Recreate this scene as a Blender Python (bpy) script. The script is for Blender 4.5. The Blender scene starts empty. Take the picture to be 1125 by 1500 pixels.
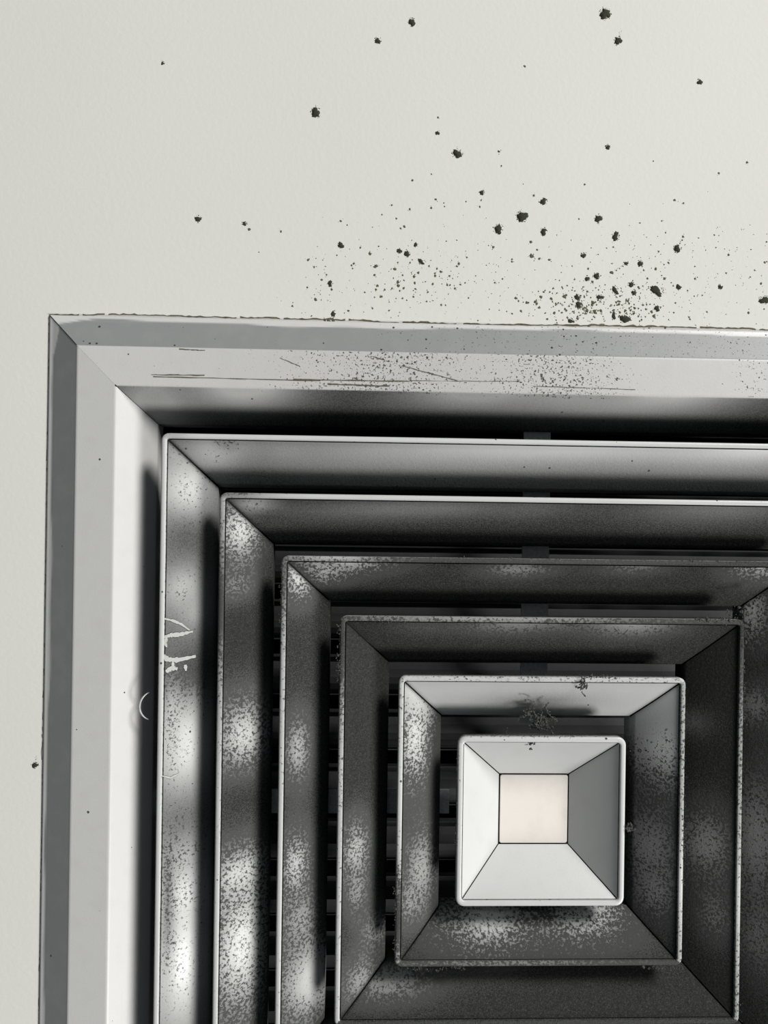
import bpy, bmesh, math, random
from mathutils import Matrix, Vector
random.seed(7)
S = bpy.context.scene
C = S.collection
CEIL = 2.70                      # ceiling height, metres
MM = 0.001
# World: the camera looks up at the ceiling. x = towards the window side, y = along the room, z = up.
# ---------------------------------------------------------------- camera
def rodrigues(r):
    v = Vector(r); return Matrix.Rotation(v.length, 3, v.normalized())
RW = rodrigues((-0.0006, -0.0353, 0.0144))
CAM = Vector((-0.11407, -0.18356, CEIL - 0.50086))
FPX = 1199.4
cd = bpy.data.cameras.new('camera'); cam = bpy.data.objects.new('camera', cd); C.objects.link(cam)
m = Matrix((RW[0], -Vector(RW[1]), -Vector(RW[2]))).transposed().to_4x4()
m.translation = CAM
cam.matrix_world = m
cd.sensor_fit = 'HORIZONTAL'; cd.sensor_width = 36; cd.lens = FPX / 1125 * 36
cd.clip_start = 0.01; cd.clip_end = 100
S.camera = cam
# ---------------------------------------------------------------- light
w = bpy.data.worlds.new('world'); S.world = w; w.use_nodes = True
w.node_tree.nodes['Background'].inputs[0].default_value = (0.86, 0.93, 1.0, 1)
w.node_tree.nodes['Background'].inputs[1].default_value = 0.10
def area(name, loc, size, power, col):
    l = bpy.data.lights.new(name, 'AREA'); l.shape = 'RECTANGLE'; l.size, l.size_y = size
    l.energy = power; l.color = col
    o = bpy.data.objects.new(name, l); C.objects.link(o); o.location = loc
    o.rotation_euler = (Vector((0, 0, CEIL)) - Vector(loc)).to_track_quat('-Z', 'Y').to_euler()
area('window_light', (2.8, -3.7, CEIL - 2.65), (1.35, 1.35), 300, (1.0, 0.985, 0.96))
area('window_light', (3.1, 3.2, CEIL - 2.65), (1.35, 1.35), 245, (1.0, 0.985, 0.96))
S.view_settings.view_transform = 'Standard'; S.view_settings.look = 'None'
S.view_settings.gamma = 1; S.view_settings.use_curve_mapping = False
S.view_settings.exposure = -0.05

# ---------------------------------------------------------------- helpers
def mm(px, py, z=-14.6):
    """where on the plane z (mm under/over the ceiling) the spot measured at px, py of the photograph lies, in mm"""
    d = RW.transposed() @ Vector(((px - 562.5) / FPX, (py - 750) / FPX, 1))
    c = Vector((-114.07, -183.56, -500.86))
    p = c + d * ((z - c.z) / d.z)
    return p.x, p.y
_A = mm(0, 0); _B = mm(1000, 0); _D = mm(0, 1000)
def to_px(x, y):
    """plan position in mm -> the units the dirt map was measured in (rim plane)"""
    a, c = (_B[0]-_A[0])/1000, (_D[0]-_A[0])/1000
    b, d = (_B[1]-_A[1])/1000, (_D[1]-_A[1])/1000
    det = a*d - b*c; X = x-_A[0]; Y = y-_A[1]
    return (d*X - c*Y)/det, (a*Y - b*X)/det
def link(name, bmv, mat, parent=None, attrs=None, smooth=True):
    me = bpy.data.meshes.new(name)
    if smooth:
        for f in bmv.faces: f.smooth = True
    bmv.to_mesh(me); bmv.free()
    o = bpy.data.objects.new(name, me); C.objects.link(o)
    if mat: me.materials.append(mat)
    if parent: o.parent = parent
    if attrs:
        for k, fn in attrs.items():
            a = me.attributes.new(k, 'FLOAT', 'POINT')
            a.data.foreach_set('value', [fn(v.co.x*1000, v.co.y*1000, v.co.z*1000) for v in me.vertices])
    return o
def box(b, x0, x1, y0, y1, z0, z1):
    v = [b.verts.new((x*MM, y*MM, z*MM)) for x in (x0, x1) for y in (y0, y1) for z in (z0, z1)]
    for f in ((0,1,3,2),(4,6,7,5),(0,4,5,1),(2,3,7,6),(0,2,6,4),(1,5,7,3)): b.faces.new([v[i] for i in f])

# ---------------------------------------------------------------- materials
class N:
    def __init__(s, name):
        s.m = bpy.data.materials.new(name); s.m.use_nodes = True; s.t = s.m.node_tree
        s.b = s.t.nodes['Principled BSDF']
    def n(s, typ, **kw):
        o = s.t.nodes.new(typ)
        for k, v in kw.items(): setattr(o, k, v)
        return o
    def l(s, a, b): s.t.links.new(a, b)
    def val(s, x, sock):
        if hasattr(x, 'links'): s.l(x, sock)
        else: sock.default_value = x
    def math(s, op, a, b=0.0, c=None, clamp=False):
        o = s.n('ShaderNodeMath', operation=op, use_clamp=clamp)
        s.val(a, o.inputs[0]); s.val(b, o.inputs[1])
        if c is not None: s.val(c, o.inputs[2])
        return o.outputs[0]
    def noise(s, scale, detail=3, rough=.5, vec=None):
        o = s.n('ShaderNodeTexNoise'); o.inputs['Scale'].default_value = scale
        o.inputs['Detail'].default_value = detail; o.inputs['Roughness'].default_value = rough
        s.l(vec or s.co(), o.inputs['Vector']); return o.outputs[0]
    def co(s):
        if not hasattr(s, '_c'): s._c = s.n('ShaderNodeTexCoord').outputs['Object']
        return s._c
    def ramp(s, x, a, b):
        o = s.n('ShaderNodeMapRange', interpolation_type='SMOOTHSTEP')
        s.val(x, o.inputs[0]); s.val(a, o.inputs[1]); s.val(b, o.inputs[2]); return o.outputs[0]
    def mix(s, f, a, b):
        o = s.n('ShaderNodeMix', data_type='RGBA'); s.val(f, o.inputs[0])
        s.val(a, o.inputs[6]); s.val(b, o.inputs[7]); return o.outputs[2]
    def attr(s, name): return s.n('ShaderNodeAttribute', attribute_name=name).outputs['Fac']
    def bump(s, h, strength, dist):
        o = s.n('ShaderNodeBump'); o.inputs['Strength'].default_value = strength
        o.inputs['Distance'].default_value = dist; s.l(h, o.inputs['Height']); s.l(o.outputs[0], s.b.inputs['Normal'])

def painted_metal(name, base, grey, rough=0.38):
    a = N(name)
    film, crust, speck, tone = (a.attr(k) for k in ('film', 'crust', 'speck', 'tone'))
    n1 = a.noise(600, 5, .66); n2 = a.noise(1500, 3, .6); n3 = a.noise(90, 3, .5)
    cm = a.ramp(a.math('ADD', crust, a.math('MULTIPLY', a.math('SUBTRACT', n1, .5), 2.4)), .30, .70)
    fm = a.math('MULTIPLY', film, a.math('ADD', .84, a.math('MULTIPLY', n2, .42)), clamp=True)
    n4 = a.noise(760, 3, .55); n5 = a.noise(330, 2, .5)
    thr = a.math('SUBTRACT', .80, a.math('MULTIPLY', a.math('ADD', speck, a.math('MULTIPLY', a.math('SUBTRACT', n5, .5), .5)), .27))
    sp = a.ramp(n4, thr, a.math('ADD', thr, .07))
    v = a.n('ShaderNodeTexVoronoi'); v.inputs['Scale'].default_value = 260; a.l(a.co(), v.inputs['Vector'])
    sep = a.n('ShaderNodeSeparateColor'); a.l(v.outputs['Color'], sep.inputs[0])
    on = a.math('LESS_THAN', sep.outputs[0], a.math('MULTIPLY', speck, .4))
    rad = a.math('ADD', a.math('MULTIPLY', sep.outputs[1], .16), a.math('MULTIPLY', n2, .12))
    sp = a.math('MAXIMUM', sp, a.math('MULTIPLY', on, a.math('LESS_THAN', v.outputs['Distance'], rad)))
    dust = a.math('MAXIMUM', a.math('MAXIMUM', a.math('MULTIPLY', cm, .93), fm), a.math('MULTIPLY', sp, .9))  # dust mask; film also carries shade painted on louvre rings A and E
    col = a.mix(tone, (*base, 1), (*grey, 1))
    col = a.mix(a.math('MULTIPLY', a.ramp(n3, .45, .75), .12), col, (.45, .44, .40, 1))
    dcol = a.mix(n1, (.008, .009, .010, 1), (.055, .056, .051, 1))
    a.l(a.mix(dust, col, dcol), a.b.inputs['Base Color'])
    a.l(a.math('ADD', rough, a.math('MULTIPLY', dust, .5)), a.b.inputs['Roughness'])
    a.l(a.math('SUBTRACT', .5, a.math('MULTIPLY', dust, .46)), a.b.inputs['Specular IOR Level'])
    hh = a.math('ADD', a.math('MULTIPLY', dust, a.math('ADD', .4, n1)), a.math('MULTIPLY', n2, .12))
    a.bump(hh, .55, .0007)
    return a.m
M_frame = painted_metal('painted_frame', (.60, .60, .59), (.27, .28, .28), .42)
M_blade = painted_metal('painted_louvre', (.60, .61, .60), (.30, .31, .31), .34)
M_plate = painted_metal('cream_plate', (.80, .755, .70), (.3, .3, .3), .4)

def simple(name, col, rough=.7, metal=0, nscale=None, var=.3, bump=0):
    a = N(name); a.b.inputs['Roughness'].default_value = rough; a.b.inputs['Metallic'].default_value = metal
    if nscale:
        n = a.noise(nscale, 4, .6)
        a.l(a.mix(n, (*[c*(1-var) for c in col], 1), (*[min(1, c*(1+var)) for c in col], 1)), a.b.inputs['Base Color'])
        if bump: a.bump(n, bump, .0006)
    else: a.b.inputs['Base Color'].default_value = (*col, 1)
    return a.m
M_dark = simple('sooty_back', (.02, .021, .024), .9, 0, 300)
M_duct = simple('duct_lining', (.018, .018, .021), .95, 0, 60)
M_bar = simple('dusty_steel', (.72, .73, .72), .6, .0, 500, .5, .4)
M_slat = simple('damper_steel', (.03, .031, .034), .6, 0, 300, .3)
M_mould = simple('mould', (.030, .033, .020), 1.0, 0, 1500, .5, .5)
M_speck = simple('mould_fine', (.095, .092, .055), 1.0, 0, 900, .6, .3)
M_fluff = simple('grey_fluff', (.065, .067, .062), 1.0, 0, 1200, .5, .5)
M_grime = simple('brown_grime', (.11, .095, .06), 1.0, 0, 700, .8, .4)
M_scrape = simple('scraped_paint', (.44, .45, .43), .5, 0, 1500, .25, .3)
M_wire = simple('bright_wire', (.55, .56, .55), .35, .3, 500)

def ceiling_mat():
    a = N('ceiling_paint')
    n = a.noise(330, 3, .5); n2 = a.noise(5, 2, .5); n3 = a.noise(40, 3, .6)
    c = a.mix(n2, (.655, .650, .605, 1), (.690, .688, .645, 1))
    c = a.mix(a.math('MULTIPLY', a.ramp(n3, .6, .8), .10), c, (.6, .59, .53, 1))
    a.l(c, a.b.inputs['Base Color']); a.b.inputs['Roughness'].default_value = .85
    a.bump(n, .16, .0006); return a.m
M_ceil = ceiling_mat()

# ---------------------------------------------------------------- ceiling with its square opening
def ceiling():
    b = bmesh.new(); o, i, t = 3200, 285, 14
    for z in (0, t):
        ring = lambda h: [b.verts.new((x*h*MM, y*h*MM, z*MM)) for x, y in ((-1,-1),(1,-1),(1,1),(-1,1))]
        A, B = ring(o), ring(i)
        for k in range(4): b.faces.new((A[k], A[(k+1)%4], B[(k+1)%4], B[k]))
        if z: up = (A, B)
        else: lo = (A, B)
    for q in (0, 1):
        for k in range(4): b.faces.new((lo[q][k], lo[q][(k+1)%4], up[q][(k+1)%4], up[q][k]))
    bmesh.ops.recalc_face_normals(b, faces=b.faces)
    c = link('ceiling', b, M_ceil, smooth=False); c.location.z = CEIL; c['kind'] = 'structure'
    c['label'] = 'off-white painted ceiling spotted with mould'
ceiling()

# ---------------------------------------------------------------- dirt map (where dust lies, where it is wiped, and some shade painted as film, measured in plan)
def sm(q): return math.exp(-(q**1.6))
# per ring and side: (film, crust) base then blobs (cx, cy, rx, ry, film, crust)
BASE = {'A': {'T': (.80, -.05), 'L': (.78, .18), 'R': (.6, .3), 'B': (.6, .3)},  # T and L: dust film darkened further to paint the deep shade
        'B': {'T': (.95, .10), 'L': (.94, .80), 'R': (.9, .6), 'B': (.9, .6)},
        'C': {'T': (.95, .95), 'L': (.95, .90), 'R': (.95, .85), 'B': (.95, .9)},
        'D': {'T': (.95, .80), 'L': (.96, .90), 'R': (.97, .90), 'B': (.95, .95)},
        'E': {'T': (.05, -.3), 'L': (.94, .90), 'R': (.94, .90), 'B': (.92, .95)},
        'F': {k: (.0, -.6) for k in 'TLRB'}}
BLOBS = {
 'AT': [(310, 668, 40, 26, .10, .26), (375, 700, 60, 26, .85, .4), (410, 668, 26, 16, .7, .3), (325, 655, 18, 12, .7, .6), (800, 666, 330, 30, .0, -.3), (1125, 668, 150, 32, .0, -.3)],  # long blobs keep a lit band by the rim, outside the painted shade
 'AL': [(268, 665, 30, 16, .6, .45), (266, 725, 34, 42, .05, .22), (268, 800, 40, 44, .85, .45), (258, 870, 24, 30, .35, .30), (275, 905, 20, 30, .5, .2), (265, 1005, 44, 46, .97, .75),  # clean patches stop where the shade painted into the base film begins
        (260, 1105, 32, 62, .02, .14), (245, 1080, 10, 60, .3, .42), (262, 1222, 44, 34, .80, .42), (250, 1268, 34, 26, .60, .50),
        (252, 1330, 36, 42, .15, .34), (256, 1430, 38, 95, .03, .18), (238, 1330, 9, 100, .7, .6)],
 'BT': [(600, 758, 190, 16, .70, .0), (770, 758, 50, 16, .8, .1), (1060, 765, 130, 24, .70, .1), (365, 745, 26, 14, .3, .38), (385, 770, 30, 14, .9, .6)],
 'BL': [(343, 785, 24, 40, .10, .34), (338, 870, 24, 24, .6, .50), (350, 940, 40, 60, .97, .9), (348, 1095, 34, 48, .20, .32), (345, 1205, 40, 48, .96, .85),
        (342, 1300, 36, 32, .25, .40), (345, 1410, 40, 90, .10, .28)],
 'CT': [(500, 833, 60, 16, .02, .18), (470, 846, 26, 22, .3, .45), (755, 852, 50, 12, .60, .42), (930, 852, 50, 12, .68, .48), (1110, 842, 34, 24, .1, .36), (1170, 845, 50, 24, .0, .0)],
 'CL': [(430, 855, 18, 32, .1, .38), (428, 1115, 16, 46, .45, .40), (425, 1290, 18, 45, .30, .42), (430, 1370, 24, 40, .6, .5), (450, 1470, 44, 56, .25, .15)],
 'CR': [(1122, 925, 16, 44, .1, .32), (1124, 1075, 20, 30, .6, .45), (1124, 1280, 24, 90, .50, .36), (1125, 1430, 24, 60, .7, .5)],
 'DT': [(930, 930, 60, 22, .30, .0), (755, 928, 80, 18, .50, .2), (620, 935, 50, 12, .85, .5)],
 'DL': [(514, 1270, 18, 42, .35, .42), (515, 1330, 14, 36, .6, .5), (548, 1400, 24, 30, .60, .48), (520, 1470, 26, 36, .6, .48)],
 'DR': [(1030, 1100, 24, 22, .8, .5), (1045, 1285, 32, 54, .55, .44), (1055, 1390, 24, 44, .72, .6)],
 'DB': [(560, 1478, 66, 22, .55, .44), (720, 1460, 46, 18, .78, .6)],
 'ET': [(780, 1012, 260, 40, .0, -.4), (785, 1060, 90, 18, .65, -.3)],  # second blob paints the cast shadow deep in this face
 'EL': [(610, 1020, 34, 44, .0, -.4), (602, 1105, 20, 60, .05, .34), (612, 1305, 24, 56, .50, .40), (595, 1350, 18, 26, .6, .5)],
 'EB': [(715, 1388, 58, 34, .0, .27), (862, 1386, 56, 32, .05, .32), (640, 1372, 24, 22, .5, .48)],
 'ER': [(965, 1035, 80, 84, .0, -.7), (980, 1130, 30, 44, .08, .34), (957, 1285, 34, 58, .58, .42), (965, 1350, 24, 40, .6, .5)],
}
LIP = {  # rims: (base), blobs
 'AT': (.0, -.2, [(250, 640, 22, 12, .3, .2)]), 'AL': (.05, .0, []),
 'BT': (.02, -.05, [(335, 727, 60, 16, .7, .5)]), 'BL': (.3, .25, [(318, 900, 20, 110, .9, .8), (313, 1400, 20, 230, .1, .05)]),
 'CT': (.9, .8, [(490, 820, 70, 16, .1, .15), (900, 820, 130, 16, .5, .38)]), 'CL': (.3, .32, [(412, 860, 20, 70, .8, .7), (405, 1350, 20, 250, .1, .05)]),
 'DT': (.9, .8, [(790, 908, 215, 20, .0, -.1)]), 'DL': (.3, .35, [(496, 960, 20, 90, .93, .9), (490, 1400, 20, 220, .15, .15)]),
 'DR': (.5, .45, [(1090, 940, 20, 120, .93, .95), (1085, 1350, 20, 90, .2, .2)]), 'DB': (.9, .85, []),
 'ET': (.1, .25, [(600, 995, 60, 16, .05, .1), (860, 995, 60, 16, .5, .5)]), 'EL': (.1, .28, [(583, 1200, 20, 80, .0, .0), (580, 1370, 20, 70, .9, .9)]),
 'ER': (.4, .42, [(1003, 1330, 20, 60, .05, .05)]), 'EB': (.9, .8, [(790, 1420, 155, 18, .05, .1)]),
}
def dirt_shade(ring, side, lip, x, y):
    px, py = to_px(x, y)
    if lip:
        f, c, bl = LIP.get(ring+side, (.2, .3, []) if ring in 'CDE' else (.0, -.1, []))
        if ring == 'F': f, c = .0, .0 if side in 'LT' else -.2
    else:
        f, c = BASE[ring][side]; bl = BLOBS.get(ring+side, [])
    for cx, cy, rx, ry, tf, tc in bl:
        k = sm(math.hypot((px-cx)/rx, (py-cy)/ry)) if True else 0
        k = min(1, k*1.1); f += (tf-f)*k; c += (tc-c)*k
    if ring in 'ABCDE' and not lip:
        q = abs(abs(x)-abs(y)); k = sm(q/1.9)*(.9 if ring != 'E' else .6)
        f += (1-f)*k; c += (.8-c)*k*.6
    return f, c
def side_of(x, y):
    return ('R' if x > 0 else 'L') if abs(x) > abs(y) else ('B' if y > 0 else 'T')

# ---------------------------------------------------------------- sheet profiles swept round a square
def roundsq(h, r, n=7):
    """square of half size h with corner radius r as [(x, y)], anticlockwise from the top left"""
    out = []
    for k, (sx, sy) in enumerate(((-1,-1),(1,-1),(1,1),(-1,1))):
        a0 = math.pi + k*math.pi/2
        for i in range(n):
            a = a0 + i/(n-1)*math.pi/2
            out.append((sx*(h-r) + r*math.cos(a), sy*(h-r) + r*math.sin(a)))
    return out
def square_sweep(b, prof, r0, seg=110, closed=False):
    """prof: [(half size, z)]; every loop gets the same number of points so that the loops can be bridged"""
    loops = []
    for h, z in prof:
        r = max(.05, r0 - (prof[0][0]-h)*.9); pts = []
        cs = roundsq(h, r)
        for k in range(4):
            pts += cs[k*7:k*7+7]
            a = cs[k*7+6]; c = cs[(k*7+7) % 28]
            pts += [(a[0]+(c[0]-a[0])*i/seg, a[1]+(c[1]-a[1])*i/seg) for i in range(1, seg)]
        loops.append([b.verts.new((x*MM, y*MM, z*MM)) for x, y in pts])
    n = len(loops[0])
    for p in range(len(loops) if closed else len(loops)-1):
        A, B = loops[p], loops[(p+1) % len(loops)]
        for i in range(n): b.faces.new((A[i], B[i], B[(i+1)%n], A[(i+1)%n]))
def blade_mesh(side, prof, seg, gap=.28, step=2.6):
    """one mitred sheet: prof from the rim inwards [(half size, z)]; seg divisions along"""
    b = bmesh.new(); rows = []
    P = []
    for (h0, z0), (h1, z1) in zip(prof, prof[1:]):
        n = max(1, int(math.hypot(h1-h0, z1-z0)/step))
        P += [(h0+(h1-h0)*i/n, z0+(z1-z0)*i/n) for i in range(n)]
    P.append(prof[-1])
    for h, z in P:
        row = []
        for i in range(seg+1):
            t = -(h-gap) + 2*(h-gap)*i/seg
            x, y = {'T': (t, -h), 'B': (-t, h), 'L': (-h, -t), 'R': (h, t)}[side]
            row.append(b.verts.new((x*MM, y*MM, z*MM)))
        rows.append(row)
    fs = []
    for A, B in zip(rows, rows[1:]):
        for i in range(seg): fs.append(b.faces.new((A[i], A[i+1], B[i+1], B[i])))
    b.normal_update()
    if fs[0].normal.z > 0:
        bmesh.ops.reverse_faces(b, faces=b.faces)
    return b

RIMZ = -14.6
RINGS = {'A': (228.7, 198.0), 'B': (194.1, 164.0), 'C': (157.3, 128.4), 'D': (122.1, 91.7), 'E': (86.7, 59.2)}
diff = bpy.data.objects.new('air_diffuser', None); C.objects.link(diff); diff.location = (0, 0, CEIL)
diff['label'] = 'square metal ceiling air diffuser with nested louvres coated in dark dust'
diff['category'] = 'air vent'

# frame: mitred rails (outer lip painted over, grey bevel, pale flat band, throat)
def bowed(v): return v
def frame():
    b = bmesh.new()
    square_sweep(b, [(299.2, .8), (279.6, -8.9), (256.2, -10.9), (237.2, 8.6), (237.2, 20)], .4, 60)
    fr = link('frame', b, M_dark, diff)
    prof = [(300, .2), (299.6, -1.0), (297.6, -1.6), (296.2, -2.3), (280.4, -9.6), (279.8, -10.0), (256.8, -12.0), (256.0, -11.8), (236.2, 8.0), (235.6, 20)]
    def hh(x, y): return max(abs(x), abs(y))
    def tone(x, y, z):
        h = hh(x, y); s = side_of(x, y); t = x if s in 'TB' else y
        edge = 296.6 + 1.0*math.sin(t*.021+1) + .5*math.sin(t*.09) 
        cor = math.hypot(x+300, y+300)
        if cor < 26: edge -= 4.5*(1-cor/26)
        if s == 'L' and cor < 55: edge -= 2.2*(1-cor/55)
        return max(0, min(1, (edge-h)/.7+.5)) if h > 280.2 else .0
    def film(x, y, z):
        h = hh(x, y); s = side_of(x, y); px, py = to_px(x, y)
        if h < 256.3 and s == 'T':
            v = .95
            for cx, cy, rx, ry, tv in ((350, 572, 75, 26, .12), (215, 590, 55, 40, .42), (700, 585, 110, 22, .38), (965, 585, 120, 30, .05), (860, 590, 90, 22, .4)):
                v += (tv-v)*min(1, 1.3*sm(math.hypot((px-cx)/rx, (py-cy)/ry)))
            return v
        if h < 256.3: return .03
        if h < 280: return .06 + (.12*sm(abs(px-640)/330) if s == 'T' else .0)
        if h < 296: return .06
        return 0
    def crust(x, y, z):
        h = hh(x, y); s = side_of(x, y); px, py = to_px(x, y)
        if s == 'T' and 256 < h < 259.5: return -.25 + .55*max(sm(abs(px-840)/130), sm(abs(px-470)/150))
        return -.6
    def speck(x, y, z):
        h = hh(x, y); s = side_of(x, y); px, py = to_px(x, y); v = .03
        if s == 'T' and h < 280:
            v = .22 + .72*max(sm(abs(px-560)/200), sm(abs(px-810)/170), .75*sm(abs(px-1110)/60))
            v *= 1-.45*min(1, max(0, (px-900)/60))*(1-sm(abs(px-1110)/50))
            if h < 254: v *= .5 if px > 700 else .2
        elif s == 'T': v = .3 + .28*min(1, max(0, (px-430)/250))
        elif s == 'L' and h < 280 and h > 256: v = .04 + .45*sm(math.hypot((px-150)/26, (py-1110)/70)) + .1*sm(abs(py-1400)/60)
        return v
    for s in 'TRBL':
        o = link('frame_rail', blade_mesh(s, prof, 340, .0 if s in 'TB' else .1, 1.0), M_frame, fr, {'tone': tone, 'film': film, 'crust': crust, 'speck': speck})
    # mitre joints of the frame: thin dark slits filled with grime
    for sx, sy in ((-1,-1),(1,-1),(1,1),(-1,1)):
        for lo, hi_, wd in ((0, 4, .26), (6, 8, .42)):
            b = bmesh.new(); prev = None; e = wd*.7
            for h, z in prof[lo:hi_+1]:
                row = [b.verts.new(Vector((sx*h+e*sx, sy*h-e*sy, z-.12))*MM), b.verts.new(Vector((sx*h-e*sx, sy*h+e*sy, z-.12))*MM)]
                if prev: b.faces.new((prev[0], prev[1], row[1], row[0]))
                prev = row
            link('mitre_joint', b, M_dark, fr)
    # grime along the edge where the frame meets the ceiling paint
    b = bmesh.new()
    for (s, t0, t1, w0) in (('T', -300, 300, 1.15), ('L', -300, 300, .45), ('R', -300, 300, .5), ('B', -300, 300, .5)):
        t = t0; off = 0
        prev = None
        while t < t1:
            off += random.uniform(-.25, .25); off = max(-.5, min(.8, off))
            if s == 'T' and -272 < t < -225: off = max(off, .5)
            wd = w0*random.uniform(.25, 1.0)
            if s == 'T':
                for cx in (-128, 20, 35, -75, 60): wd += .9*sm(abs(t-cx)/5)*random.random()
            a = 300.2+off; cpts = []
            for r in (a, a+wd):
                x, y = {'T': (t, -r), 'B': (t, r), 'L': (-r, t), 'R': (r, t)}[s]
                cpts.append(b.verts.new((x*MM, y*MM, -.12*MM)))
            if prev and not (random.random() < (.04 if s == 'T' else .5)): b.faces.new((prev[0], cpts[0], cpts[1], prev[1]))
            prev = cpts; t += 2.2
    link('grime_line', b, M_grime, fr)
    return fr
frame()

def ring(key, ho, hi, zin=4.0, lipw=3.1):
    b = bmesh.new()
    lip = [(ho-.15, RIMZ+5.5), (ho, RIMZ+1.2), (ho-.35, RIMZ+.35), (ho-.95, RIMZ), (ho-lipw+.5, RIMZ), (ho-lipw, RIMZ+.3), (ho-lipw-.1, RIMZ+3.2)]
    # the back of the sheet, seen through the slits between the mitred faces
    back = [(ho-lipw-.7, RIMZ+4.0), (hi+1.2, zin+1.4), (hi+1.2, zin+12)]
    square_sweep(b, lip+back, 4.2, 110)
    def fc(i): return lambda x, y, z: (dirt_shade(key, side_of(x, y), True, x, y)[i] if z < RIMZ+1.0 else (1.0 if z > RIMZ+2 else (.55, .3)[i]))
    r = link('louvre_ring', b, M_blade, diff, {'film': fc(0), 'crust': fc(1), 'tone': lambda *a: 0, 'speck': lambda x, y, z: .12})
    ha, za = ho-lipw-.7, RIMZ+1.7
    prof = [(ha, za)] + [(ha+(hi-ha)*t, za+(zin-za)*(t*.82+.18*t*t)) for t in (.25, .5, .75)] + [(hi, zin), (hi-.15, zin+11)]
    for s in 'TRBL':
        def g(i, s=s): return lambda x, y, z: dirt_shade(key, s, False, x, y)[i]
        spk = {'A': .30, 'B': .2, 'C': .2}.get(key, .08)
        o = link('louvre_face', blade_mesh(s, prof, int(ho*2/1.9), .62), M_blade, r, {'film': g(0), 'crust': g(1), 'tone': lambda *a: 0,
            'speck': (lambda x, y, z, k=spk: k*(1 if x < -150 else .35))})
    return r
for k, (ho, hi) in RINGS.items(): ring(k, ho, hi)

def centre():
    ho, hi, zin = 50.8, 21.9, 7.1
    b = bmesh.new()
    lip = [(ho-.15, RIMZ+6), (ho, RIMZ+1.2), (ho-.35, RIMZ+.35), (ho-.95, RIMZ), (ho-2.9, RIMZ), (ho-3.3, RIMZ+.3), (ho-3.4, RIMZ+2.0)]
    square_sweep(b, lip + [(ho-3.8, RIMZ+2.8), (hi+.2, zin+.7), (1, zin+.9)], 5.0, 40)
    def fc(i): return lambda x, y, z: (dirt_shade('F', side_of(x, y), True, x, y)[i] if z < RIMZ+1.0 else (1.0 if z > RIMZ+2 else (.5, .3)[i]))
    r = link('centre_cone', b, M_blade, diff, {'film': fc(0), 'crust': fc(1), 'tone': lambda *a: 0, 'speck': lambda x, y, z: .16})
    for s in 'TRBL':
        o = link('cone_face', blade_mesh(s, [(ho-3.9, RIMZ+1.8), (hi+.2, zin)], 40, .48), M_blade, r,
             {'film': lambda *a: .015, 'crust': lambda *a: -.6, 'tone': lambda *a: 0, 'speck': lambda *a: .0})
    b = bmesh.new()
    v0 = [b.verts.new((x*MM, y*MM, zin*MM)) for x, y in roundsq(21.3, 1.4)]
    v1 = [b.verts.new((x*MM, y*MM, (zin-.35)*MM)) for x, y in roundsq(21.0, 1.3)]
    for i in range(28): b.faces.new((v0[i], v0[(i+1)%28], v1[(i+1)%28], v1[i]))
    b.faces.new(v1)
    p = link('centre_plate', b, M_plate, r, {'film': lambda *a: .0, 'crust': lambda *a: -1, 'tone': lambda *a: 0, 'speck': lambda *a: .05}, smooth=False)
    p['label'] = 'small square cream plate'
centre()

# support bars crossing behind the rings
b = bmesh.new(); box(b, -8, 9, -236, -52, 13.5, 15); link('support_bar', b, M_bar, diff, smooth=False)
b = bmesh.new(); box(b, -8, 9, 52, 236, 13.5, 15); link('support_bar', b, M_bar, diff, smooth=False)
b = bmesh.new(); box(b, -236, -52, -9, 6, 15.2, 16.5); link('support_bar', b, M_bar, diff, smooth=False)
b = bmesh.new(); box(b, 52, 236, -9, 6, 15.2, 16.5); link('support_bar', b, M_bar, diff, smooth=False)

def tube(b, pts, r, n=6):
    prev = None
    for i, p in enumerate(pts):
        p = Vector(p); d = (Vector(pts[min(i+1, len(pts)-1)]) - Vector(pts[max(i-1, 0)])).normalized()
        u = d.cross(Vector((.3, .2, 1))).normalized(); v = d.cross(u)
        rr = r if not callable(r) else r(i/(len(pts)-1))
        ringv = [b.verts.new((p + u*rr*math.cos(a) + v*rr*math.sin(a))*MM) for a in [2*math.pi*k/n for k in range(n)]]
        if prev:
            for k in range(n): b.faces.new((prev[k], prev[(k+1)%n], ringv[(k+1)%n], ringv[k]))
        else: b.faces.new(ringv)
        prev = ringv
    b.faces.new(prev)
# curved wire clip in the throat
cx, cy = mm(212, 1034, -7)
b = bmesh.new()
tube(b, [(cx + 6 - 8.5*math.cos(a), cy + 8.5*math.sin(a)*1.05, -7-2.2*abs(math.cos(a*1.3))) for a in [(-1.15+2.3*i/14) for i in range(15)]], lambda t: .25+.45*math.sin(math.pi*t))
o = link('wire_clip', b, M_wire, diff); o['label'] = 'small bright curved wire clip'

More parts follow.
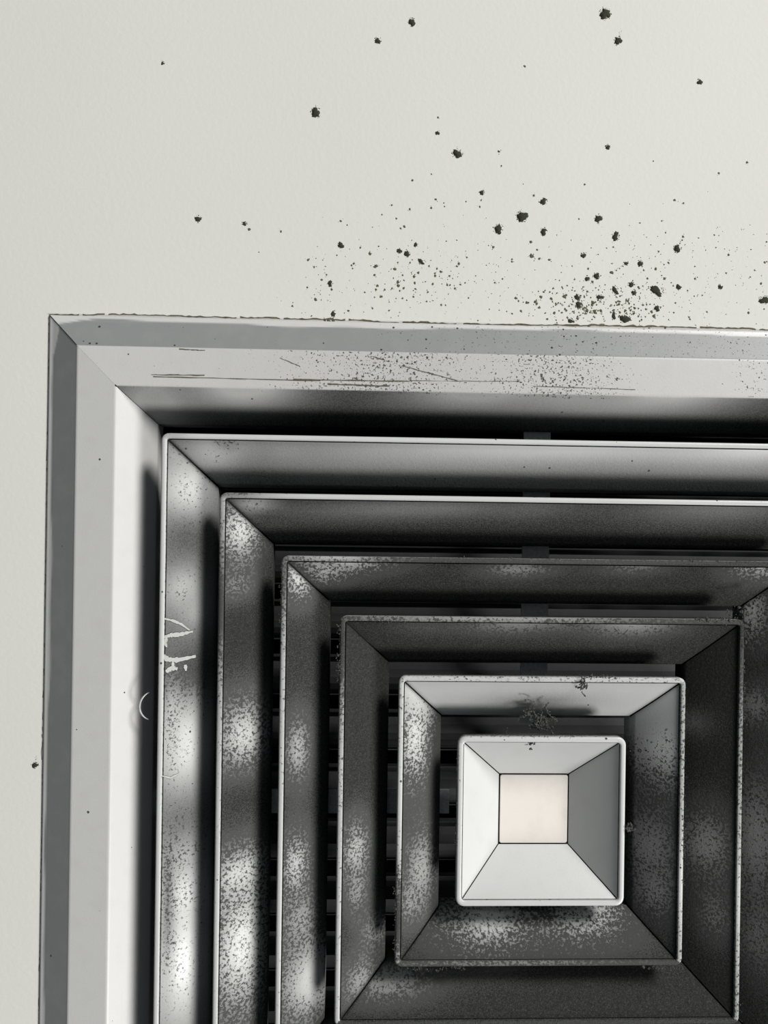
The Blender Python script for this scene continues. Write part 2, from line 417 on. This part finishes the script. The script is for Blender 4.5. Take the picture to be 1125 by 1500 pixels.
# scraped marks on the widest louvre
def face_z(key, x, y):
    ho, hi = RINGS[key]; ha, za = ho-3.8, RIMZ+1.7
    t = (ha-max(abs(x), abs(y)))/(ha-hi); t = max(0, min(1, t)); return za+(4.0-za)*(t*.82+.18*t*t)
def scrape(pts, wid):
    b = bmesh.new(); prev = None; P = []
    for (a, c) in zip(pts, pts[1:]):
        for i in range(8): P.append((a[0]+(c[0]-a[0])*i/8, a[1]+(c[1]-a[1])*i/8))
    P.append(pts[-1])
    for i, (px, py) in enumerate(P):
        q = P[min(i+1, len(P)-1)]; p0 = P[max(i-1, 0)]
        dx, dy = q[0]-p0[0], q[1]-p0[1]; L = math.hypot(dx, dy) or 1
        wv = wid*1.45*random.uniform(.6, 1.15)*(.45+.55*math.sin(math.pi*min(1, (i+1.5)/(len(P)+1))))
        row = []
        for s in (-1, 1):
            X, Y = mm(px - dy/L*wv/2*s, py + dx/L*wv/2*s, -8)
            row.append(b.verts.new((X*MM, Y*MM, (face_z('A', X, Y)-.45)*MM)))
        if prev: b.faces.new((prev[0], row[0], row[1], prev[1]))
        prev = row
    link('paint_scrape', b, M_scrape, diff)
scrape([(243, 904), (255, 908), (266, 914), (277, 924)], 2.6)
scrape([(242, 932), (252, 929), (264, 929), (281, 926)], 4.6)
scrape([(247, 931), (245, 940), (247, 946)], 3.4)
scrape([(243, 957), (248, 964), (262, 966), (285, 963)], 5.5)
scrape([(246, 982), (253, 977), (261, 979)], 5.0)
scrape([(271, 974), (272, 983)], 3.2)
scrape([(255, 967), (255, 977)], 3.0)
scrape([(240, 1132), (252, 1137), (264, 1132)], 1.8)

# long scratch and scuffs on the flat band of the frame
b = bmesh.new()
def scratch(p, q, wd):
    n = 14; prev = None
    for i in range(n+1):
        t = i/n; x, y = mm(p[0]+(q[0]-p[0])*t, p[1]+(q[1]-p[1])*t+random.uniform(-.3, .3), -11)
        wv = wd*.41*random.uniform(.3, 1); zz = -12.0 + (max(abs(x), abs(y))-256.8)/23*2.0 - .15
        r = [b.verts.new((x*MM, (y-wv/2)*MM, zz*MM)), b.verts.new((x*MM, (y+wv/2)*MM, zz*MM))]
        if prev: b.faces.new((prev[0], r[0], r[1], prev[1]))
        prev = r
for a in (((546, 522), (563, 527), 2.2), ((590, 536), (670, 558), 1.8), ((225, 552), (470, 558), 1.6), ((430, 556), (600, 559), 2.0), ((480, 563), (570, 566), 2.6), ((600, 558), (760, 559), .8), ((262, 511), (300, 513), 1.6), ((780, 566), (930, 571), .9), ((410, 524), (440, 537), 1.4), ((222, 549), (300, 550), 1.8)):
    scratch(*a)
link('scratch_marks', b, M_grime, diff)

# ---------------------------------------------------------------- lint along the dusty rims
def blob(b, x, y, z, r, flat=.5, n=9, jag=.35, down=True):
    """irregular low mound hanging from a face at x, y, z (mm)"""
    sgn = -1 if down else 1
    top = b.verts.new((x*MM, y*MM, (z + sgn*r*flat)*MM)); a0 = random.random()*6
    rows = []
    js = [1+random.uniform(-jag, jag) for _ in range(n)]
    for k, (fr, hz) in enumerate(((.55, .8), (1, 0))):
        rows.append([b.verts.new(((x + r*fr*js[i]*math.cos(a0+2*math.pi*i/n))*MM, (y + r*fr*js[i]*math.sin(a0+2*math.pi*i/n))*MM, (z + sgn*r*flat*hz)*MM)) for i in range(n)])
    for i in range(n):
        j = (i+1) % n
        b.faces.new((top, rows[0][i], rows[0][j])); b.faces.new((rows[0][i], rows[1][i], rows[1][j], rows[0][j]))
def lint(segs, count, name='lint_fringe'):
    b = bmesh.new()
    for _ in range(count):
        (x0, y0), (x1, y1), wd, rmax = random.choice(segs)
        t = random.random(); r = random.uniform(.25, rmax)
        x = x0+(x1-x0)*t + random.uniform(-wd, wd); y = y0+(y1-y0)*t + random.uniform(-wd, wd)
        X, Y = mm(x, y); 
        for q in range(random.choice((1, 2, 3))):
            blob(b, X+random.gauss(0, .5), Y+random.gauss(0, .5), RIMZ+random.uniform(-.1, 1.2), r*random.uniform(.4, 1), .8, 6, .5)
    o = link(name, b, M_fluff, diff); o['kind'] = 'stuff'; return o
lint([((560, 817), (1125, 822), 2.5, .75), ((413, 830), (412, 915), 2.5, .55), ((500, 905), (600, 908), 3, .8), ((497, 905), (496, 1000), 3, .8),
      ((1020, 908), (1090, 910), 4, 1.0), ((1089, 910), (1088, 1060), 3.5, 1.0), ((1088, 1060), (1085, 1500), 2.0, .5), ((1060, 905), (1125, 880), 9, 1.1),
      ((590, 1420), (680, 1419), 2.5, .6), ((940, 1418), (1000, 1418), 3, .8), ((1001, 1200), (1000, 1300), 3, .7), ((580, 1300), (579, 1410), 2.5, .6), ((1003, 1000), (1002, 1200), 2, .5),
      ((850, 993), (900, 994), 3, .8), ((600, 992), (990, 994), 1.6, .4), ((672, 1085), (669, 1250), 1.2, .35), ((690, 1079), (840, 1079), 1.2, .4), ((500, 1499), (1080, 1502), 2, .6)], 900)

def clump(label, px, py, z, size, strands, where):
    b = bmesh.new(); X, Y = mm(px, py, z)
    for _ in range(strands):
        a = random.random()*6.28; p = Vector((X+random.gauss(0, size*.3), Y+random.gauss(0, size*.25), z+random.uniform(-1, 1))); pts = []
        for i in range(9):
            pts.append(tuple(p)); a += random.uniform(-.9, .9); p = p + Vector((math.cos(a), math.sin(a), random.uniform(-.3, .3)))*size*.055
        tube(b, pts, lambda t: .10+.16*math.sin(math.pi*t)*random.uniform(.5, 1.3), 5)
        for q in pts[::2]: blob(b, q[0], q[1], q[2]+.2, random.uniform(.3, .75), .8, 7, .5)
    o = link('dust_clump', b, M_fluff); o.location.z = CEIL
    o['label'] = label; o['category'] = 'dust'; o['group'] = where
clump('fluffy grey dust clump hanging in the dark gap above the small centre cone', 790, 1056, -9, 17, 30, 'dust clumps')
clump('curled grey dust wisp on the upper rim of the ring around the centre cone', 853, 1004, -15.5, 8, 10, 'dust clumps')
clump('tiny dust tuft sticking out from the right rim of the centre cone', 921, 1214, -14.5, 5, 12, 'dust clumps')
clump('small hooked fibre on the upper inner face of the bright centre cone', 781, 1093, -13.2, 3.4, 3, 'dust clumps')

# ---------------------------------------------------------------- duct and damper above the opening
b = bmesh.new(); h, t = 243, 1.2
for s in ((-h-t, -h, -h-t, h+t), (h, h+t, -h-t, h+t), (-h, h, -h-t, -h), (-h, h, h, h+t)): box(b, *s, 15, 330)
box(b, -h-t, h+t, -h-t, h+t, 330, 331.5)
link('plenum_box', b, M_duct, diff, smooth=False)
dm = bpy.data.objects.new('volume_damper', None); C.objects.link(dm); dm.location = (0, 0, CEIL)
dm['label'] = 'grey slatted damper glimpsed in the dark gaps between the louvres'; dm['category'] = 'damper'
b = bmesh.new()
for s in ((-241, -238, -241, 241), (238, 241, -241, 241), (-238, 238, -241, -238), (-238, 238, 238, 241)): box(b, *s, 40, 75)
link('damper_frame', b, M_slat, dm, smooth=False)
slat0 = None
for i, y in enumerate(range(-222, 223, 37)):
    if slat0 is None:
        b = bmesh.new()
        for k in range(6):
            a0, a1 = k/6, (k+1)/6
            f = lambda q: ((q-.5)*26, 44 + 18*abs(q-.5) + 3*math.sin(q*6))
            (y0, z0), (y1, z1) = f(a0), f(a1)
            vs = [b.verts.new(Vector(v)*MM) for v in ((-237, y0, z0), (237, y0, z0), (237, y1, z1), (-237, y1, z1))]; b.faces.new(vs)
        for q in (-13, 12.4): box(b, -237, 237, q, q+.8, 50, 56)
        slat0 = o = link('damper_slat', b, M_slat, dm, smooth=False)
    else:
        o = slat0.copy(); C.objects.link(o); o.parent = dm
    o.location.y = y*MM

# ---------------------------------------------------------------- mould on the ceiling
def spot(px, py, rx, ry, ang, label, group=None, tail=None, halo=True):
    b = bmesh.new(); X, Y = mm(px, py, 0); k = .4155
    n = 22; a0 = math.radians(ang); 
    ph = [random.uniform(0, 6.28) for _ in range(4)]
    def rad(a): return 1 + .14*math.sin(2*a+ph[0]) + .12*math.sin(3*a+ph[1]) + .10*math.sin(5*a+ph[2]) + .10*math.sin(9*a+ph[3]) + random.uniform(-.08, .08)
    rr = [rad(2*math.pi*i/n) for i in range(n)]
    rows = []
    for fr, hz in ((1.0, .0), (.8, .55), (.45, .9)):
        row = []
        for i in range(n):
            a = 2*math.pi*i/n; u, v = rx*k*fr*rr[i]*math.cos(a), ry*k*fr*rr[i]*math.sin(a)
            row.append(b.verts.new(((X + u*math.cos(a0)-v*math.sin(a0))*MM, (Y + u*math.sin(a0)+v*math.cos(a0))*MM, -(.03+hz*min(rx, ry)*k*.35)*MM)))
        rows.append(row)
    top = b.verts.new((X*MM, Y*MM, -(.03+min(rx, ry)*k*.36)*MM))
    for A, B in zip(rows, rows[1:]):
        for i in range(n): b.faces.new((A[i], A[(i+1)%n], B[(i+1)%n], B[i]))
    for i in range(n): b.faces.new((rows[-1][i], rows[-1][(i+1)%n], top))
    for _ in range(int(5+rx*2.2) if halo else 3):      # fine fringe of the colony
        a = random.random()*6.28; q = random.uniform(.95, 1.35)
        blob(b, X+rx*k*q*math.cos(a), Y+ry*k*q*math.sin(a)-abs(random.gauss(0, .25)), -.02, random.uniform(.12, .38), .3, 5, .5)
    if tail:
        for i in range(14):
            t = i/13; blob(b, X+tail[0]*k*t+random.gauss(0, .35), Y+tail[1]*k*t+random.gauss(0, .2), -.02, (1-t*.6)*min(.45, rx*k*.25)*random.uniform(.3, 1), .3, 6, .5)
    bmesh.ops.recalc_face_normals(b, faces=b.faces)
    o = link('mould_spot', b, M_mould); o.location.z = CEIL
    o['label'] = label; o['category'] = 'mould spot'; o['group'] = group or 'mould spots on the ceiling'
SP = [
 (886.5, 20.5, 7.5, 8, 0, 'largest dark mould spot at the top edge of the photo, right of centre', (1, -9)),
 (905.5, 60, 5, 6, 20, 'dark mould spot with a thin upward tail just below the biggest one', (4, -17)),
 (603.6, 33, 5, 5, 0, 'round mould spot near the top edge, right one of a slanting pair above the centre', (-1, -8)),
 (553.4, 60, 4, 4, 0, 'smaller left one of a slanting pair of mould spots near the top edge', (-2, -6)),
 (462.5, 165, 6.5, 6.5, 0, 'lone dark mould spot on bare ceiling, left of the middle, with a faint upward smear', (0, -12)),
 (670, 225.5, 6.5, 5.5, 20, 'dark mould spot above the middle of the diffuser, between bare ceiling and the speckles', (-1, -10)),
 (641, 195, 2.8, 2.8, 0, 'small mould dot just up and left of a larger spot, under an even tinier dot', None),
 (1025, 120.5, 4, 3.5, 0, 'small mould spot alone on the upper right of the ceiling', (-2, -5)),
 (890.5, 216, 3.5, 3, 0, 'small mould spot alone in the bare ceiling above the right-hand cluster', (0, -5)),
 (290, 321, 4.3, 4, 0, 'lone mould dot high above the corner end of the frame, leftmost on bare ceiling', None),
 (238, 93, 2.2, 2, 0, 'tiny tailed mould fleck alone near the upper left of the ceiling', (-2, -6)),
 (358, 328, 3.4, 2.2, 40, 'faint slanted mould fleck left of the speckled band', None),
 (765, 317.5, 7.5, 7.5, 0, 'biggest round mould spot in the row above the speckles, middle of three close together', (-1, -8)),
 (730, 336, 6, 6, 0, 'dark mould spot just below and left of the biggest round one', (-1, -7)),
 (795.7, 295.4, 5, 4.2, -20, 'mould spot up and right of the biggest round one', None),
 (796, 340, 4.3, 5, 0, 'mould spot down and right of the biggest round one', None),
 (705.7, 282.4, 3.6, 3, 20, 'small mould spot topping a short dotted vertical line', None),
 (876.5, 320.4, 5.2, 5, 0, 'mould spot with a short hooked tail pointing down', (1, 10)),
 (901.5, 346.4, 4.5, 6.5, 15, 'upright oval mould spot below the hook-tailed one', (0, -6)),
 (992, 364.5, 5, 5, 0, 'mould spot with a dotted trail rising above it, right of the cluster', (8, -18)),
 (854.4, 374.6, 3.8, 3, 0, 'small mould spot above the left part of the dense cluster', None),
 (937.8, 386.5, 3.6, 4.5, 0, 'short upright mould spot above the middle of the dense cluster', (1, -6)),
 (917, 386, 3, 2.4, -30, 'slanted mould streak ending in a dot at each end', (-22, 14)),
 (874, 404.5, 4.8, 4.2, 0, 'dark mould spot on the upper left edge of the dense cluster', None),
 (860, 408.5, 3.6, 3, 0, 'smaller mould spot touching the upper left edge of the dense cluster', None),
 (901, 425.5, 3.6, 6.4, -35, 'elongated slanting mould spot in the upper middle of the dense cluster', None),
 (961, 426, 11, 5, 35, 'longest slanting mould blotch at the right of the dense cluster', None),
 (924.5, 417, 4.2, 3.2, 0, 'oval mould spot between the two slanting blotches', None),
 (928.5, 429, 3.2, 3.2, 0, 'smaller mould spot right under the oval one between two slanting blotches', None),
 (994, 420.7, 4, 3.5, -30, 'mould spot just right of the longest blotch', None),
 (1055, 420.5, 3.6, 2.8, 0, 'mould spot alone on the right, outside the dense cluster', None),
 (1119.5, 440, 7.5, 5, -25, 'mould blotch cut by the right edge of the photo', None),
 (915.7, 467.5, 7.5, 5.2, 0, 'wide mould blotch resting just above the frame edge', None),
 (899, 463, 3, 5.2, 0, 'upright mould spot just left of the wide blotch above the frame', None),
 (836, 470.5, 4.2, 3, 0, 'mould spot near the frame edge at the left foot of the dense cluster', None),
 (878.7, 435.3, 5.2, 3, 10, 'flat oval mould spot in the centre of the dense cluster', None),
 (847.6, 446.3, 4.2, 4.6, 0, 'dark mould spot in the thick left half of the dense cluster', None),
 (845.7, 435.6, 3.8, 3.8, 0, 'mould spot directly above the dark one in the thick left half', None),
 (962.4, 452, 4, 4, 0, 'round mould spot below the longest slanting blotch', None),
 (499.3, 359.4, 4.4, 4.2, 0, 'dark round mould spot at the upper left of the left cluster', None),
 (596, 371.8, 3.6, 4.8, -15, 'darker right one of two mould spots side by side over the left cluster', None),
 (585, 367.5, 3.5, 3.2, 0, 'left one of two mould spots side by side over the left cluster', None),
 (617, 383.5, 4.8, 3, 40, 'slanting mould spot at the upper right of the left cluster', (-4, -4)),
 (608.7, 358.8, 2.8, 2.6, 0, 'small mould dot above the side by side pair', None),
 (483.4, 415.5, 3.2, 4.2, 0, 'mould spot at the left fringe of the left cluster', None),
 (488, 460, 2.6, 5, 0, 'upright mould smudge standing on the frame edge at left', None),
 (51, 1121, 4.5, 3.5, 10, 'small dark three-pointed speck left of the frame on the side ceiling', (2, -13)),
]
for px, py, rx, ry, ang, label, tail in SP: spot(px, py, rx, ry, ang, label, tail=tail)

FINE_L = '905,96,3;903,128,2;897,157,2;294,219,2.5;322,236,1.5;472,191,1.5;535,208,2;570,243,2.5;553,250,2;593,167,2.5;515,149,2;706,124,2.5;686,162,2.5;605,43,2;741,140,1.5;743,155,1.5;837,134,1.5;211,474,2.5;254,515,2.5;232,452,2;185,559,3;84,587,2;327,608,2.5;240,650,4;225,646,3;262,652,4;541,482,3.5;543,499,3.5;453,499,3;446,516,2.5;441,453,2.5;447,413,3.6;440,418,2.5;528,427,3;541,398,2;612,460,3;630,442,2.5;676,414,2;728,439,2.8;711,426,2;693,492,2.5;671,527,2;703,445,2;703,455,2.4;789,511,2.5;755,495,2.5;768,496,2;805,403,3;797,415,2;840,376,2;812,494,2;833,487,2;847,552,2;398,528,2;468,547,3;516,511,2;614,488,2.5;618,513,2;561,554,2;608,547,2;580,562,1.6;666,567,2;594,399,2;431,597,2;503,607,2;730,582,2;748,584,1.8;888,650,1.5;1053,553,3;1065,565,2;1100,572,3;1108,573,2;1075,608,2.5;1036,620,2;995,470,2;962,486,2;938,602,1.5;981,605,1.5;1036,385,2;1036,395,2.4;955,332,2.5;1120,371,3.5;1117,310,3;751,306,1.5;797,302,1.6;562,453,2;522,466,1.5;420,361,3.4;378,334,2;277,367,1.5;458,328,1.6;34,265,1.8;765,457,2.4;150,388,2.2;156,384,1.6;178,418,2;350,404,2.4;340,411,2;345,424,2;148,506,2;567,510,2.4;549,521,2;484,516,2;440,549,1.6;610,662,3.5;480,686,3'
FINE_R = '485,417,3.4;470,432,1.6;455,442,1.6;440,451,1.8;420,460,4;205,568,4;214,561,2.5;75,592,3.6;80,602,3;92,618,3;146,578,3;161,643,3;100,570,3;168,602,2.5;599,637,3;610,656,3.8;336,598,3.6;330,606,3;343,637,4;370,632,3.5;308,632,3.5;290,625,2.8;657,487,3;645,473,1.6;688,506,1.6;618,443,3;675,415,2.5;631,365,2.5;580,488,2.5;849,638,2.2;769,662,2.4;773,670,2.2;1037,642,3;1107,625,2;1093,510,3;1065,450,2;795,488,2.5;795,432,2;947,380,2.5;936,462,2;60,386,3.4;56,378,2;93,397,2.5;137,403,2.5;82,357,2.5;53,321,2.5;704,133,2.8;743,147,2;68,112,2.4;297,62,2.2;663,280,1.8;741,299,2.8;737,314,2;883,291,1.6;903,293,1.2;903,11,2;313,443,2.2;183,496,1.5;155,531,2.2;240,540,1.5;310,546,2.6;252,491,2;332,503,3;360,538,1.6;540,525,2.5;544,532,2;550,553,1.5;485,582,2;492,590,2.6;498,600,2.4;452,602,2.6;523,620,3;518,645,2.5;505,630,2.5;560,607,2.5;577,605,2;573,626,2.4;540,622,2;227,612,2.2;265,668,3;266,658,2.2;245,590,2;240,573,1.6;242,582,1.5;555,673,2.2;545,680,2;480,660,4;540,658,2;455,640,2.4;1110,414,2.4;1120,411,2;1045,480,1.8;1048,356,1.6;1120,322,2;890,347,1.6;397,350,1.6;427,345,2;358,378,1.6;547,237,1.8;645,227,2;272,218,1.8;564,450,1.8;655,424,1.6;480,630,2;425,633,2;415,640,2.2;430,640,2;350,645,2;322,640,2.6;300,645,2;280,600,2.5;262,610,3;275,618,2.5;268,583,2.4;357,585,2;380,575,2.4;330,590,2;762,542,2;707,597,1.8;792,567,1.6;828,563,2;697,520,2;128,670,2.4;120,643,2;318,700,3.2;590,716,4;660,710,2.6;275,722,4;20,594,1.6;38,597,1.8;10,634,2.4;215,632,2.2;195,525,2;88,545,1.6;140,548,2;172,553,2'
def parse(s, sc, ox, oy): return [(ox+float(a)/sc, oy+float(b)/sc, float(r)/sc*2.0) for a, b, r in (q.split(',') for q in s.split(';'))]
def fine(name, pts, extra, label):
    b = bmesh.new()
    for px, py, r in pts:
        X, Y = mm(px, py, 0); r = r*.4155*1.05
        blob(b, X, Y, -.03, r, .25, 9, .35)
        if r > .5:
            for _ in range(2): blob(b, X+random.gauss(0, r), Y+random.gauss(0, r), -.02, r*random.uniform(.2, .4), .25, 5, .4)
    for cx, cy, sx, sy, n, r0 in extra:
        for _ in range(n):
            px = random.gauss(cx, sx); py = min(random.gauss(cy, sy), 455+px*.027)
            X, Y = mm(px, py, 0)
            if Y > -301.5: Y = -301.5-random.random()*6
            for q in range(random.choice((1, 1, 1, 2))):
                blob(b, X+random.gauss(0, .4)*q, Y+random.gauss(0, .4)*q, -.03, r0*random.uniform(.35, 1.15), .25, 6, .45)
    bmesh.ops.recalc_face_normals(b, faces=b.faces)
    o = link(name, b, M_speck); o.location.z = CEIL
    o['kind'] = 'stuff'; o['category'] = 'mould speckle'; o['label'] = label
fine('mould_speckle', parse(FINE_L, 2.9605, 400, 250) + [(641.7, 172, 1.6), (730.6, 222, 2), (734.5, 243, 1.3), (632, 255, 1), (604, 264, 1.5), (768.6, 97, 1.6), (411.6, 339, 1.5), (365, 336, 2)],
     [(600, 412, 62, 30, 90, .36), (560, 380, 90, 40, 40, .28), (700, 405, 55, 38, 90, .28), (470, 430, 26, 24, 24, .34)],
     'fine olive mould speckle forming the sparser left cluster above the diffuser frame')
fine('mould_speckle', parse(FINE_R, 3.0822, 760, 250) + [(1094, 238, 2), (1053, 254, 1.5), (957, 236, 1)],
     [(870, 442, 46, 18, 150, .45), (845, 448, 24, 14, 50, .55), (925, 448, 26, 12, 60, .5), (900, 395, 80, 42, 90, .30), (1010, 405, 60, 40, 90, .28), (1085, 395, 40, 55, 50, .28)],
     'fine olive mould speckle forming the dense right cluster above the diffuser frame')
